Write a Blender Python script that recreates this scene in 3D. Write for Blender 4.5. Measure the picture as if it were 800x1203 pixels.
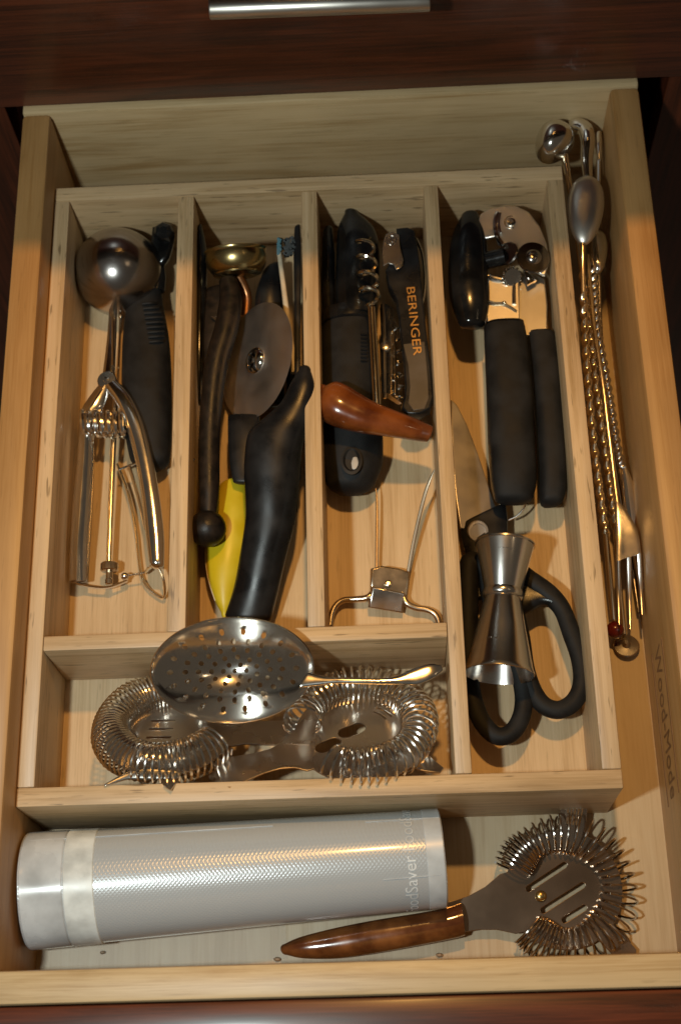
import bpy, bmesh, math, random
from mathutils import Vector, Matrix, Euler
random.seed(7)
for o in list(bpy.data.objects): bpy.data.objects.remove(o)
S = bpy.context.scene
COL = S.collection
PI = math.pi

# ------------------------------------------------------------------ camera, world, lamps, exposure
CAM = Vector((0.21959, -0.17165, 0.89887)); CROT = Euler((0.39855, 0.0422, -0.022606), 'XYZ'); FPX = 1697.34
cd = bpy.data.cameras.new('camera'); cam = bpy.data.objects.new('camera', cd); COL.objects.link(cam)
cam.location = CAM; cam.rotation_euler = CROT
cd.sensor_fit = 'VERTICAL'; cd.sensor_height = 36.0; cd.lens = FPX/1203*36
cd.clip_start = 0.02; cd.clip_end = 60
cd.dof.use_dof = True; cd.dof.focus_distance = 0.875; cd.dof.aperture_fstop = 9
S.camera = cam
W = bpy.data.worlds.new('World'); S.world = W; W.use_nodes = True
bg = W.node_tree.nodes['Background']; bg.inputs[0].default_value = (1.0, 0.80, 0.58, 1); bg.inputs[1].default_value = 0.058

def lamp(name, loc, target, power, color, size):
    l = bpy.data.lights.new(name, 'AREA'); l.shape = 'DISK'; l.size = size; l.energy = power; l.color = color
    o = bpy.data.objects.new(name, l); COL.objects.link(o); o.location = loc
    o.rotation_euler = (Vector(target)-Vector(loc)).to_track_quat('-Z', 'Y').to_euler()
    return o
FLASH_P, WARM_P, FILL_P = 4.5, 6.0, 0.25
lamp('flash_lamp', (-0.045, -0.172, 0.90), (0.2, 0.2, 0.05), FLASH_P, (0.90, 1.0, 0.97), 0.045)
lamp('cabinet_lamp', (0.27, 0.47, 1.20), (0.26, 0.35, 0.05), WARM_P, (1.0, 0.50, 0.13), 0.055)
lamp('fill_lamp', (-0.55, -0.9, 1.75), (0.2, 0.2, 0.05), FILL_P, (1.0, 0.72, 0.42), 0.10)  # this and the next: weak fills added for warm sparkles on chrome
lamp('fill_lamp', (1.25, 0.1, 1.75), (0.2, 0.2, 0.05), FILL_P, (1.0, 0.72, 0.42), 0.10)
vs = S.view_settings
vs.view_transform = 'Standard'; vs.look = 'None'; vs.exposure = 0; vs.gamma = 1; vs.use_curve_mapping = False

# ------------------------------------------------------------------ helpers
RM = CROT.to_matrix()
def ray(u, v): return RM @ Vector(((u-400)/FPX, -(v-601.5)/FPX, -1))
def at(u, v, z):                      # photo point -> world point at height z
    d = ray(u, v); return CAM + d*((z-CAM.z)/d.z)
def atx(u, v, x):
    d = ray(u, v); return CAM + d*((x-CAM.x)/d.x)
def aty(u, v, y):
    d = ray(u, v); return CAM + d*((y-CAM.y)/d.y)
def mpp(u, v, z):                     # metres per photo pixel there
    return (CAM-at(u, v, z)).dot(RM @ Vector((0, 0, 1)))/FPX

def thing(name, label, cat, loc=(0, 0, 0), group=None, kind=None):
    o = bpy.data.objects.new(name, None); COL.objects.link(o); o.location = loc; o.empty_display_size = 0.02
    tag(o, label, cat, group, kind); return o
def tag(o, label=None, cat=None, group=None, kind=None):
    if label: o['label'] = label
    if cat: o['category'] = cat
    if group: o['group'] = group
    if kind: o['kind'] = kind
def wloc(o):
    v = Vector((0, 0, 0))
    while o is not None: v += o.location; o = o.parent
    return v
def link_mesh(name, me, mat, parent=None, angle=38):
    me.materials.clear(); me.materials.append(mat)
    o = bpy.data.objects.new(name, me); COL.objects.link(o)
    if parent is not None:
        o.parent = parent
        me.transform(Matrix.Translation(-wloc(parent)))
    if angle is not None:
        me.shade_smooth(); me.set_sharp_from_angle(angle=math.radians(angle))
    me.update()
    return o

def catmull(P, sub, closed=False):
    P = [tuple(p) for p in P]; n = len(P); out = []
    def g(i): return P[i % n] if closed else P[max(0, min(n-1, i))]
    for i in range(n if closed else n-1):
        a, b, c, d = g(i-1), g(i), g(i+1), g(i+2)
        for k in range(sub):
            t = k/sub
            out.append(tuple(0.5*(2*q+(r-p)*t+(2*p-5*q+4*r-s)*t*t+(3*q-p-3*r+s)*t**3) for p, q, r, s in zip(a, b, c, d)))
    if not closed: out.append(P[-1])
    return out

class MB:
    def __init__(s, M=None): s.v = []; s.f = []; s.M = M
    def add(s, vs, fs):
        b = len(s.v)
        s.v += [tuple(s.M @ Vector(q)) if s.M is not None else tuple(q) for q in vs]
        s.f += [tuple(b+i for i in f) for f in fs]
    def rings(s, R, closed=False, caps=True):
        n = len(R[0]); m = len(R); vs = [q for r in R for q in r]; fs = []
        for i in range(m if closed else m-1):
            j = (i+1) % m
            for k in range(n):
                l = (k+1) % n; fs.append((i*n+k, i*n+l, j*n+l, j*n+k))
        if caps and not closed:
            fs.append(tuple(range(n-1, -1, -1))); fs.append(tuple((m-1)*n+k for k in range(n)))
        s.add(vs, fs)
    def tube(s, pts, r, n=8, sub=0, closed=False, caps=True, flat=1.0, up=None):
        rs = r if isinstance(r, (list, tuple)) else [r]*len(pts)
        P = [tuple(p)+(q,) for p, q in zip(pts, rs)]
        if sub: P = catmull(P, sub, closed)
        V = [Vector(p[:3]) for p in P]; m = len(V); R = []; N = None
        for i in range(m):
            a = V[i-1] if (i > 0 or closed) else V[i]; b = V[(i+1) % m] if (i < m-1 or closed) else V[i]
            t = (b-a).normalized()
            if N is None or up is not None:
                N = Vector(up) if up is not None else (Vector((0, 0, 1)) if abs(t.z) < .8 else Vector((1, 0, 0)))
            N = (N - t*N.dot(t)).normalized(); B = t.cross(N)
            q = P[i][3]
            R.append([V[i]+N*(math.cos(2*PI*k/n)*q*flat)+B*(math.sin(2*PI*k/n)*q) for k in range(n)])
        s.rings(R, closed, caps)
    def loft(s, rows, n=20, sub=6, ex=2.0, cap=0.0, cap0=None, cap1=None):
        # rows: (A, B, h): two outline points and half thickness
        P = [tuple(a)+tuple(b)+(h,) for a, b, h in rows]
        P = catmull(P, sub) if sub > 1 else P
        m = len(P); C = [(Vector(p[:3])+Vector(p[3:6]))/2 for p in P]; R = []; frames = []
        for i, p in enumerate(P):
            side = (Vector(p[3:6])-Vector(p[:3]))/2
            t = (C[min(i+1, m-1)]-C[max(i-1, 0)]).normalized()
            up = t.cross(side.normalized())
            if up.z < 0: up = -up
            up = up.normalized(); frames.append((C[i], side, up, p[6], t))
        def ring(c, side, up, h, k):
            o = []
            for j in range(n):
                a = 2*PI*j/n; ca, sa = math.cos(a), math.sin(a)
                o.append(c+side*(k*math.copysign(abs(ca)**(2/ex), ca))+up*(k*h*math.copysign(abs(sa)**(2/ex), sa)))
            return o
        c0 = cap if cap0 is None else cap0; c1 = cap if cap1 is None else cap1
        if c0:
            c, sd, up, h, t = frames[0]
            for a in (80, 60, 40, 20): R.append(ring(c-t*c0*math.sin(math.radians(a)), sd, up, h, math.cos(math.radians(a))))
        for c, sd, up, h, t in frames: R.append(ring(c, sd, up, h, 1))
        if c1:
            c, sd, up, h, t = frames[-1]
            for a in (20, 40, 60, 80): R.append(ring(c+t*c1*math.sin(math.radians(a)), sd, up, h, math.cos(math.radians(a))))
        s.rings(R)
    def lathe(s, prof, o=(0, 0, 0), ax=(0, 0, 1), n=32, a0=0, closed_prof=False):
        ax = Vector(ax).normalized(); q = ax.orthogonal().normalized(); w = ax.cross(q); o = Vector(o); R = []
        for r, h in prof:
            R.append([o+ax*h+q*(max(r, 1e-5)*math.cos(2*PI*k/n+a0))+w*(max(r, 1e-5)*math.sin(2*PI*k/n+a0)) for k in range(n)])
        if closed_prof: s.rings(R, closed=True)
        else: s.rings(R, caps=True)
    def box(s, lo, hi):
        x0, y0, z0 = lo; x1, y1, z1 = hi
        s.add([(x0,y0,z0),(x1,y0,z0),(x1,y1,z0),(x0,y1,z0),(x0,y0,z1),(x1,y0,z1),(x1,y1,z1),(x0,y1,z1)],
              [(3,2,1,0),(4,5,6,7),(0,1,5,4),(1,2,6,5),(2,3,7,6),(3,0,4,7)])
    def sphere(s, c, r, n=20, m=12):
        s.lathe([(r*math.sin(PI*i/m), -r*math.cos(PI*i/m)) for i in range(m+1)], c, n=n)
    def mesh(s, name, bevel=0, seg=2):
        me = bpy.data.meshes.new(name); me.from_pydata(s.v, [], s.f); me.update()
        bm = bmesh.new(); bm.from_mesh(me)
        bmesh.ops.remove_doubles(bm, verts=bm.verts, dist=1e-7)
        bmesh.ops.recalc_face_normals(bm, faces=bm.faces)
        if bevel:
            es = [e for e in bm.edges if len(e.link_faces) == 2 and e.calc_face_angle(0) > math.radians(35)]
            bmesh.ops.bevel(bm, geom=es, offset=bevel, segments=seg, profile=.5, affect='EDGES', clamp_overlap=True)
        bm.to_mesh(me); bm.free(); return me
    def build(s, name, mat, parent=None, bevel=0, seg=2, angle=38):
        return link_mesh(name, s.mesh(name, bevel, seg), mat, parent, angle)

def plate(outlines, thick, M, bevel=0.0003, res=2):
    # flat sheet with holes; 2-D outlines (first one outer), placed by matrix M
    cu = bpy.data.curves.new('plate', 'CURVE'); cu.dimensions = '2D'; cu.fill_mode = 'BOTH'
    cu.extrude = thick/2-bevel; cu.bevel_depth = bevel; cu.bevel_resolution = res
    for ol in outlines:
        sp = cu.splines.new('POLY'); sp.points.add(len(ol)-1)
        for p, q in zip(sp.points, ol): p.co = (q[0], q[1], 0, 1)
        sp.use_cyclic_u = True
    return curve_mesh(cu, M)
def curve_mesh(cu, M):
    o = bpy.data.objects.new('tmp', cu); COL.objects.link(o)
    dg = bpy.context.evaluated_depsgraph_get()
    me = bpy.data.meshes.new_from_object(o.evaluated_get(dg))
    bpy.data.objects.remove(o); me.transform(M)
    return me
def text_mesh(txt, size, M, thick=0.0001, spacing=1.0, align='CENTER'):
    cu = bpy.data.curves.new('text', 'FONT'); cu.body = txt; cu.size = size; cu.align_x = align; cu.align_y = 'CENTER'
    cu.extrude = thick; cu.space_character = spacing; cu.resolution_u = 3
    return curve_mesh(cu, M)
def frame(o, ex, ez):
    ez = Vector(ez).normalized(); ex = Vector(ex); ex = (ex-ez*ex.dot(ez)).normalized(); ey = ez.cross(ex)
    M = Matrix.Identity(4)
    for i in range(3): M[i][0] = ex[i]; M[i][1] = ey[i]; M[i][2] = ez[i]; M[i][3] = o[i]
    return M
def capsule(cx, cy, L, w, ang, n=6):
    o = []; c, s = math.cos(ang), math.sin(ang); r = w/2; h = L/2-r
    for sgn, a0 in ((1, -90), (-1, 90)):
        for k in range(n+1):
            a = math.radians(a0+180*k/n); x = sgn*h+r*math.cos(a); y = r*math.sin(a)
            o.append((cx+x*c-y*s, cy+x*s+y*c))
    return o
def circ(cx, cy, r, n=16): return [(cx+r*math.cos(2*PI*k/n), cy+r*math.sin(2*PI*k/n)) for k in range(n)]

# ------------------------------------------------------------------ materials
def new_mat(name):
    m = bpy.data.materials.new(name); m.use_nodes = True; nt = m.node_tree
    return m, nt, nt.nodes['Principled BSDF'], nt.nodes.new, nt.links.new
def setp(b, **k):
    for a, v in k.items():
        i = b.inputs[a.replace('_', ' ')]; i.default_value = v
def col4(c): return (c[0], c[1], c[2], 1)
def wood(name, light, mid, dark, axis, rough=.42, pores=0.0, coat=0.0, grain=1.0, figure=1.0, bump=.15, spec=.5):
    m, nt, b, N, L = new_mat(name)
    tc = N('ShaderNodeTexCoord'); oi = N('ShaderNodeObjectInfo')
    mp = N('ShaderNodeVectorMath'); mp.operation = 'ADD'
    mul = N('ShaderNodeVectorMath'); mul.operation = 'SCALE'; mul.inputs[0].default_value = (3.1, 5.7, 2.3)
    L(oi.outputs['Random'], mul.inputs['Scale']); L(tc.outputs['Object'], mp.inputs[0]); L(mul.outputs[0], mp.inputs[1])
    def noise(across, along, detail, dist, rgh=.6):
        s = [across]*3; s['xyz'.index(axis)] = along
        v = N('ShaderNodeVectorMath'); v.operation = 'MULTIPLY'; v.inputs[1].default_value = s
        L(mp.outputs[0], v.inputs[0])
        t = N('ShaderNodeTexNoise'); t.inputs['Scale'].default_value = 1; t.inputs['Detail'].default_value = detail
        t.inputs['Roughness'].default_value = rgh; t.inputs['Distortion'].default_value = dist
        L(v.outputs[0], t.inputs['Vector']); return t
    a = noise(60*figure, 3.6*figure, 7, 1.3, .62); f = noise(640*grain, 14*grain, 4, .2, .7)
    r = N('ShaderNodeValToRGB'); e = r.color_ramp.elements
    e[0].position = .36; e[0].color = col4(dark); e[1].position = .66; e[1].color = col4(light)
    k = e.new(.5); k.color = col4(mid)
    mx = N('ShaderNodeMath'); mx.operation = 'MULTIPLY_ADD'; mx.inputs[1].default_value = .38
    L(f.outputs[0], mx.inputs[0]); sc = N('ShaderNodeMath'); sc.operation = 'MULTIPLY'; sc.inputs[1].default_value = .62
    L(a.outputs[0], sc.inputs[0]); L(sc.outputs[0], mx.inputs[2]); L(mx.outputs[0], r.inputs[0])
    out = r.outputs[0]; hb = mx.outputs[0]
    if pores:
        p = noise(520, 45, 2, 0, .5)
        pr = N('ShaderNodeMapRange'); pr.inputs['From Min'].default_value = .64; pr.inputs['From Max'].default_value = .72
        pr.inputs['To Max'].default_value = pores
        L(p.outputs[0], pr.inputs['Value'])
        mc = N('ShaderNodeMix'); mc.data_type = 'RGBA'; mc.inputs['B'].default_value = col4([c*.45 for c in dark])
        L(pr.outputs[0], mc.inputs['Factor']); L(out, mc.inputs['A']); out = mc.outputs['Result']
    # smudges and wear
    w = noise(9, 7, 3, .4); wr = N('ShaderNodeMapRange'); wr.inputs['From Min'].default_value = .35; wr.inputs['From Max'].default_value = .7
    wr.inputs['To Min'].default_value = .86; wr.inputs['To Max'].default_value = 1.06; L(w.outputs[0], wr.inputs['Value'])
    ms = N('ShaderNodeVectorMath'); ms.operation = 'SCALE'; L(out, ms.inputs[0]); L(wr.outputs[0], ms.inputs['Scale'])
    L(ms.outputs[0], b.inputs['Base Color'])
    rr = N('ShaderNodeMapRange'); rr.inputs['To Min'].default_value = rough-.06; rr.inputs['To Max'].default_value = rough+.12
    L(w.outputs[0], rr.inputs['Value']); L(rr.outputs[0], b.inputs['Roughness'])
    bp = N('ShaderNodeBump'); bp.inputs['Strength'].default_value = bump; bp.inputs['Distance'].default_value = .0006
    L(hb, bp.inputs['Height']); L(bp.outputs[0], b.inputs['Normal'])
    setp(b, Coat_Weight=coat, Coat_Roughness=.2); b.inputs['Specular IOR Level'].default_value = spec
    return m
def metal(name, c, rough=.12, var=.06, bump=.0, brushed=None, scale=60):
    m, nt, b, N, L = new_mat(name)
    setp(b, Metallic=1.0, Base_Color=col4(c), Roughness=rough)
    tc = N('ShaderNodeTexCoord'); v = N('ShaderNodeVectorMath'); v.operation = 'MULTIPLY'
    v.inputs[1].default_value = brushed or (scale, scale, scale)
    L(tc.outputs['Object'], v.inputs[0])
    t = N('ShaderNodeTexNoise'); t.inputs['Scale'].default_value = 1; t.inputs['Detail'].default_value = 4
    L(v.outputs[0], t.inputs['Vector'])
    r = N('ShaderNodeMapRange'); r.inputs['From Min'].default_value = .3; r.inputs['From Max'].default_value = .75
    r.inputs['To Min'].default_value = max(rough-var*.4, .02); r.inputs['To Max'].default_value = rough+var
    L(t.outputs[0], r.inputs['Value']); L(r.outputs[0], b.inputs['Roughness'])
    if bump:
        bp = N('ShaderNodeBump'); bp.inputs['Strength'].default_value = bump; bp.inputs['Distance'].default_value = .0005
        L(t.outputs[0], bp.inputs['Height']); L(bp.outputs[0], b.inputs['Normal'])
    return m
def plastic(name, c, rough, bump=0, bscale=2500, spec=.5, mottle=None, mscale=60, coat=0, dust=0, trans=0):
    m, nt, b, N, L = new_mat(name)
    setp(b, Base_Color=col4(c), Roughness=rough, Coat_Weight=coat, Coat_Roughness=.08, Transmission_Weight=trans)
    b.inputs['Specular IOR Level'].default_value = spec
    tc = N('ShaderNodeTexCoord')
    t = N('ShaderNodeTexNoise'); t.inputs['Scale'].default_value = mscale; t.inputs['Detail'].default_value = 5
    L(tc.outputs['Object'], t.inputs['Vector'])
    r = N('ShaderNodeMapRange'); r.inputs['From Min'].default_value = .3; r.inputs['From Max'].default_value = .7
    r.inputs['To Min'].default_value = max(.03, rough-.07); r.inputs['To Max'].default_value = rough+.1
    L(t.outputs[0], r.inputs['Value']); L(r.outputs[0], b.inputs['Roughness'])
    mc = N('ShaderNodeMix'); mc.data_type = 'RGBA'; mc.inputs['A'].default_value = col4(c)
    mc.inputs['B'].default_value = col4(mottle or [q*1.5+.007 for q in c])
    rp = N('ShaderNodeMapRange'); rp.inputs['From Min'].default_value = .38; rp.inputs['From Max'].default_value = .66
    L(t.outputs[0], rp.inputs['Value']); L(rp.outputs[0], mc.inputs['Factor']); L(mc.outputs['Result'], b.inputs['Base Color'])
    if bump:
        n2 = N('ShaderNodeTexNoise'); n2.inputs['Scale'].default_value = bscale; n2.inputs['Detail'].default_value = 2
        L(tc.outputs['Object'], n2.inputs['Vector'])
        bp = N('ShaderNodeBump'); bp.inputs['Strength'].default_value = bump; bp.inputs['Distance'].default_value = .0003
        L(n2.outputs[0], bp.inputs['Height']); L(bp.outputs[0], b.inputs['Normal'])
    return m

MAPLE = ((.53, .30, .115), (.475, .26, .092), (.38, .19, .056))
MAPLEX = ((.68, .51, .29), (.60, .44, .235), (.42, .265, .11))
M_maple = {a: wood('maple_'+a, *(MAPLE if a == 'y' else MAPLEX), a, rough=.43, pores=.22, coat=.0, bump=.1, spec=.7) for a in 'xy'}
M_ply = wood('drawer_bottom_ply', (.54, .43, .27), (.49, .37, .22), (.40, .28, .145), 'y', rough=.42, spec=.8, coat=.0, bump=.06)
TRAY = ((.70, .515, .305), (.60, .42, .23), (.40, .255, .115))
M_tray = {a: wood('rubberwood_'+a, *TRAY, a, rough=.45, pores=.8, bump=.25, spec=.8) for a in 'xyz'}
M_traybot = wood('rubberwood_bottom', (.68, .51, .31), (.60, .435, .245), (.45, .295, .145), 'y', spec=.7, pores=.3, rough=.45, bump=.1, figure=.8)
M_cherry = wood('dark_cherry', (.165, .038, .013), (.085, .020, .007), (.026, .008, .004), 'x', rough=.36, coat=.2, bump=.1, figure=1.3)
M_cherry_z = wood('dark_cherry_upright', (.165, .038, .013), (.085, .020, .007), (.026, .008, .004), 'z', rough=.36, coat=.2, bump=.1)
M_stone = plastic('dark_stone', (.05, .045, .04), .25, mottle=(.16, .14, .12), mscale=90)
M_chrome = metal('polished_chrome', (.78, .75, .71), .07, .05)
M_ball = metal('scoop_steel', (.47, .44, .42), .19, .05)
M_arm = metal('scoop_arm_steel', (.76, .73, .69), .15, .05)
M_hplate = metal('bar_strainer_steel', (.36, .27, .20), .22, .06, scale=25)
M_julep = metal('julep_chrome', (.86, .83, .78), .13, .05, .25, scale=60)
M_chrome2 = metal('worn_chrome', (.72, .69, .64), .13, .10)
M_steel = metal('stainless_steel', (.62, .59, .55), .20, .12)
M_darkwire = metal('dark_spring_wire', (.56, .51, .46), .13, .05)
M_wire = metal('spring_wire', (.88, .85, .80), .16, .05)
M_brushed = metal('brushed_steel', (.72, .69, .65), .20, .05, scale=30)
M_plate = metal('strainer_plate_steel', (.62, .56, .50), .27, .06, scale=25)
M_satinsteel = metal('satin_steel', (.70, .66, .60), .34, .06, scale=30)
M_dullsteel = metal('dull_steel', (.34, .31, .285), .17, .08)
M_wheel = metal('wheel_steel', (.80, .75, .70), .40, .08)
M_prong = metal('dark_prong_steel', (.22, .17, .12), .35, .1)
M_nickel = metal('aged_nickel', (.55, .47, .36), .22, .12)
M_brass = metal('aged_brass', (.50, .38, .17), .24, .14)
M_copper = metal('copper', (.58, .27, .12), .28, .12)
M_goldsteel = metal('warm_chrome', (.86, .76, .58), .17, .05)
M_iron = plastic('black_iron', (.007, .006, .005), .42, bump=.35, bscale=900, spec=.35, mottle=(.022, .014, .009), mscale=160)
M_rubber = plastic('black_rubber', (.009, .009, .009), .58, bump=.35, bscale=3200, spec=.22)
M_black = plastic('black_plastic', (.005, .005, .005), .13, spec=.4)
M_satin = plastic('black_satin_plastic', (.007, .007, .0075), .30, bump=.12, bscale=2600, spec=.3)
M_yellow = plastic('yellow_plastic', (.62, .47, .012), .36, mottle=(.68, .54, .03), bump=.08)
M_amber = plastic('amber_wood', (.095, .021, .0045), .16, mottle=(.25, .068, .013), mscale=55, coat=.8)
M_bake = plastic('brown_bakelite', (.085, .026, .008), .15, mottle=(.21, .075, .02), mscale=70, coat=.7)
M_red = plastic('red_plastic', (.11, .008, .005), .2, coat=.5)
M_teal = plastic('teal_bristle', (.010, .085, .11), .5)
M_bristle = plastic('grey_bristle', (.025, .03, .03), .6)
M_ivory = plastic('ivory_plastic', (.55, .47, .34), .35)
M_print = plastic('brown_print', (.17, .085, .035), .6)
M_gold = metal('gold_print', (.62, .40, .18), .35)
M_panel = plastic('brown_inlay', (.055, .042, .030), .42, bump=.25)
M_glint = plastic('painted_glint', (.36, .36, .34), .4)  # pale colour standing in for a glint
M_crumb = plastic('wood_crumb', (.22, .15, .09), .6)
M_label = plastic('white_band', (.52, .57, .58), .32)
M_faint = plastic('faint_print', (.53, .575, .60), .3)
M_shadow = plastic('hole_shade', (.004, .004, .004), .6)  # near-black colour standing in for shade inside the hole

def film_mat(name, c, ribs=2600):
    m, nt, b, N, L = new_mat(name)
    setp(b, Base_Color=col4(c), Roughness=.26, Coat_Weight=.7, Coat_Roughness=.11, Metallic=.1)
    tc = N('ShaderNodeTexCoord'); g = []
    for d in ((1, 1), (1, -1)):
        w = N('ShaderNodeVectorMath'); w.operation = 'DOT_PRODUCT'; w.inputs[1].default_value = (ribs*d[0], ribs*.75*d[1], ribs*.75*d[1])
        L(tc.outputs['Object'], w.inputs[0]); s = N('ShaderNodeMath'); s.operation = 'SINE'; L(w.outputs['Value'], s.inputs[0]); g.append(s)
    mm = N('ShaderNodeMath'); mm.operation = 'MAXIMUM'; L(g[0].outputs[0], mm.inputs[0]); L(g[1].outputs[0], mm.inputs[1])
    no = N('ShaderNodeTexNoise'); no.inputs['Scale'].default_value = 38; no.inputs['Detail'].default_value = 3; L(tc.outputs['Object'], no.inputs['Vector'])
    ad = N('ShaderNodeMath'); ad.operation = 'MULTIPLY_ADD'; ad.inputs[1].default_value = 1.6; L(no.outputs[0], ad.inputs[0]); L(mm.outputs[0], ad.inputs[2])
    bp = N('ShaderNodeBump'); bp.inputs['Strength'].default_value = .16; bp.inputs['Distance'].default_value = .0003
    L(ad.outputs[0], bp.inputs['Height']); L(bp.outputs[0], b.inputs['Normal'])
    return m
M_film = film_mat('ribbed_film', (.47, .52, .56))
M_filmsmooth = plastic('clear_film_edge', (.40, .44, .47), .22, coat=.5, mscale=40)

# ------------------------------------------------------------------ cabinet, counter, drawer
XL, XR, YB, YF, HD = 0.0006, 0.3835, 0.4734, -0.0925, 0.097
TW, TB, TF = 0.0201, 0.0093, 0.018
cab = thing('kitchen_cabinet', 'dark cherry kitchen cabinet frame standing behind the open drawer', 'cabinet', (0.19, 0.51, -0.75))
def board(name, lo, hi, mat, parent, bevel=.0008):
    m = MB(); m.box(lo, hi); return m.build(name, mat, parent, bevel, 2)
YC = 0.4935
board('stile', (-0.62, YC+.008, -.75), (-.040, YC+.03, .300), M_cherry_z, cab)
board('stile', (.4315, YC+.008, -.75), (1.02, YC+.03, .300), M_cherry_z, cab)
board('rail', (-.0395, YC+.0085, -.11), (.431, YC+.0295, -.028), M_cherry, cab)
board('rail', (-.0395, YC+.0085, .108), (.431, YC+.0295, .300), M_cherry, cab)
board('lower_panel', (-.0395, YC+.0085, -.75), (.431, YC+.0295, -.1105), M_cherry_z, cab)
board('cavity_back', (-.1, 1.08, -.1), (.5, 1.09, .25), M_cherry, cab)
board('cavity_floor', (-.1, YC+.0305, -.05), (.5, 1.079, -.04), M_cherry, cab)
board('cavity_side', (-.062, YC+.0305, -.039), (-.05, 1.079, .25), M_cherry, cab)
board('cavity_side', (.442, YC+.0305, -.039), (.454, 1.079, .25), M_cherry, cab)
ct = board('countertop', (-.62, .388, .302), (1.02, 1.09, .335), M_stone, None, .003); tag(ct, kind='structure')
ud = thing('upper_drawer', 'closed dark cherry drawer front with a chrome bar pull, directly above the open drawer', 'drawer', (0.19, YC, .17))
board('drawer_front', (-.62, YC-.014, .0965), (1.02, YC+.006, .292), M_cherry, ud, .002)
hp = MB(); yh = YC-.014-.028
a, b_ = aty(246, 11, yh), aty(505, 5, yh)
b_.z = a.z-.002
hp.tube([a, b_], .0062, 20)
hd = hp.build('handle', M_satinsteel, ud, .0012, 2)
for t in (.12, .88):
    q = a.lerp(b_, t); mp_ = MB(); mp_.tube([q+Vector((0, .004, 0)), Vector((q.x, YC-.0135, q.z))], .0045, 14); mp_.build('handle_post', M_chrome2, hd)

dr = thing('open_drawer', 'pulled out maple drawer holding the utensil tray, with a dark cherry front', 'drawer', (0.192, 0.19, -.012))
board('bottom_panel', (XL-.006, YF-.006, -.009), (XR+.006, YB+.004, 0), M_ply, dr, 0)
board('side_panel', (XL-TW, YF, -.014), (XL, YB, HD), M_maple['y'], dr, .0035)
board('side_panel', (XR, YF, -.014), (XR+TW, YB, HD), M_maple['y'], dr, .0035)
board('back_panel', (XL-TW, YB+.0002, -.014), (XR+TW, YB+TB, HD), M_maple['x'], dr, .0022)
board('inner_front_panel', (XL-TW, YF-TF, -.014), (XR+TW, YF-.0002, HD), M_maple['x'], dr, .0025)
board('front_face', (XL-.045, YF-TF-.0215, -.05), (XR+.055, YF-TF-.0005, .0955), M_cherry, dr, .0025)
q = at(11, 298, .045)
board('slide_bracket', (XL-TW-.007, q.y-.011, .03), (XL-TW-.0004, q.y+.011, .06), M_maple['y'], dr, .001)
# maker's mark on the inner face of the right side
xm = XR-.00025
u0, u1, l0, l1 = atx(775.5, 751, xm), atx(797.5, 930, xm), atx(764.6, 769, xm), atx(784.7, 948, xm)
mk = MB()
for p, q in ((u0, u1), (l0, l1)):
    mk.box((xm-.00005, min(p.y, q.y), (p.z+q.z)/2-.0010), (xm+.0002, max(p.y, q.y), (p.z+q.z)/2+.0010))
zu, zl = (u0.z+u1.z)/2, (l0.z+l1.z)/2
cy = (u0.y+u1.y+l0.y+l1.y)/4
mo = mk.build('maker_mark', M_print, dr, angle=None)
tm = text_mesh('Wood-Mode', 1, Matrix.Identity(4), .0)
w_ = max(v.co.x for v in tm.vertices)-min(v.co.x for v in tm.vertices); h_ = max(v.co.y for v in tm.vertices)-min(v.co.y for v in tm.vertices)
sx, sy = .092/w_, (zu-zl)*.5/h_
tm.transform(Matrix.Diagonal((sx, sy, 1, 1)))
tm.transform(frame((xm, cy, (zu+zl)/2), (0, -1, 0), (-1, 0, 0)))
link_mesh('lettering', tm, M_print, mo, None)

# ------------------------------------------------------------------ utensil tray
TWD, TD, TH, TT = .35, .429, .0722, .0112
tr = thing('utensil_tray', 'pale wooden utensil tray with five compartments lying in the drawer', 'tray', (0.175, 0.21, 0))
Z0 = .008
board('bottom_panel', (TT-.002, TT-.002, .002), (TWD-TT+.002, TD-TT+.002, Z0), M_traybot, tr, 0)
board('side_wall', (0.0008, TT+.0002, 0.0005), (TT, TD-TT-.0002, TH), M_tray['y'], tr, .0009)
board('side_wall', (TWD-TT, TT+.0002, 0.0005), (TWD, TD-TT-.0002, TH), M_tray['y'], tr, .0009)
board('end_wall', (0.0008, 0, 0.0005), (TWD, TT, TH), M_tray['x'], tr, .0009)
board('end_wall', (0.0008, TD-TT, 0.0005), (TWD, TD, TH), M_tray['x'], tr, .0009)
board('divider', (.2548, TT+.0002, Z0+.0002), (.2645, TD-TT-.0002, TH), M_tray['y'], tr, .0009)
board('divider', (TT+.0002, .0938, Z0+.0002), (.2546, .1032, TH), M_tray['x'], tr, .0009)
board('divider', (.0862, .1034, Z0+.0002), (.0973, TD-TT-.0002, TH-.0005), M_tray['y'], tr, .0009)
board('divider', (.1711, .1034, Z0+.0002), (.1817, TD-TT-.0002, TH-.0005), M_tray['y'], tr, .0009)

def L(rows, **k):                     # rows of (uL,vL,uR,vR,z,h)
    return [(at(r[0], r[1], r[4]), at(r[2], r[3], r[4]), r[5]) for r in rows]
def T(pts): return [at(*p) for p in pts]

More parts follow.
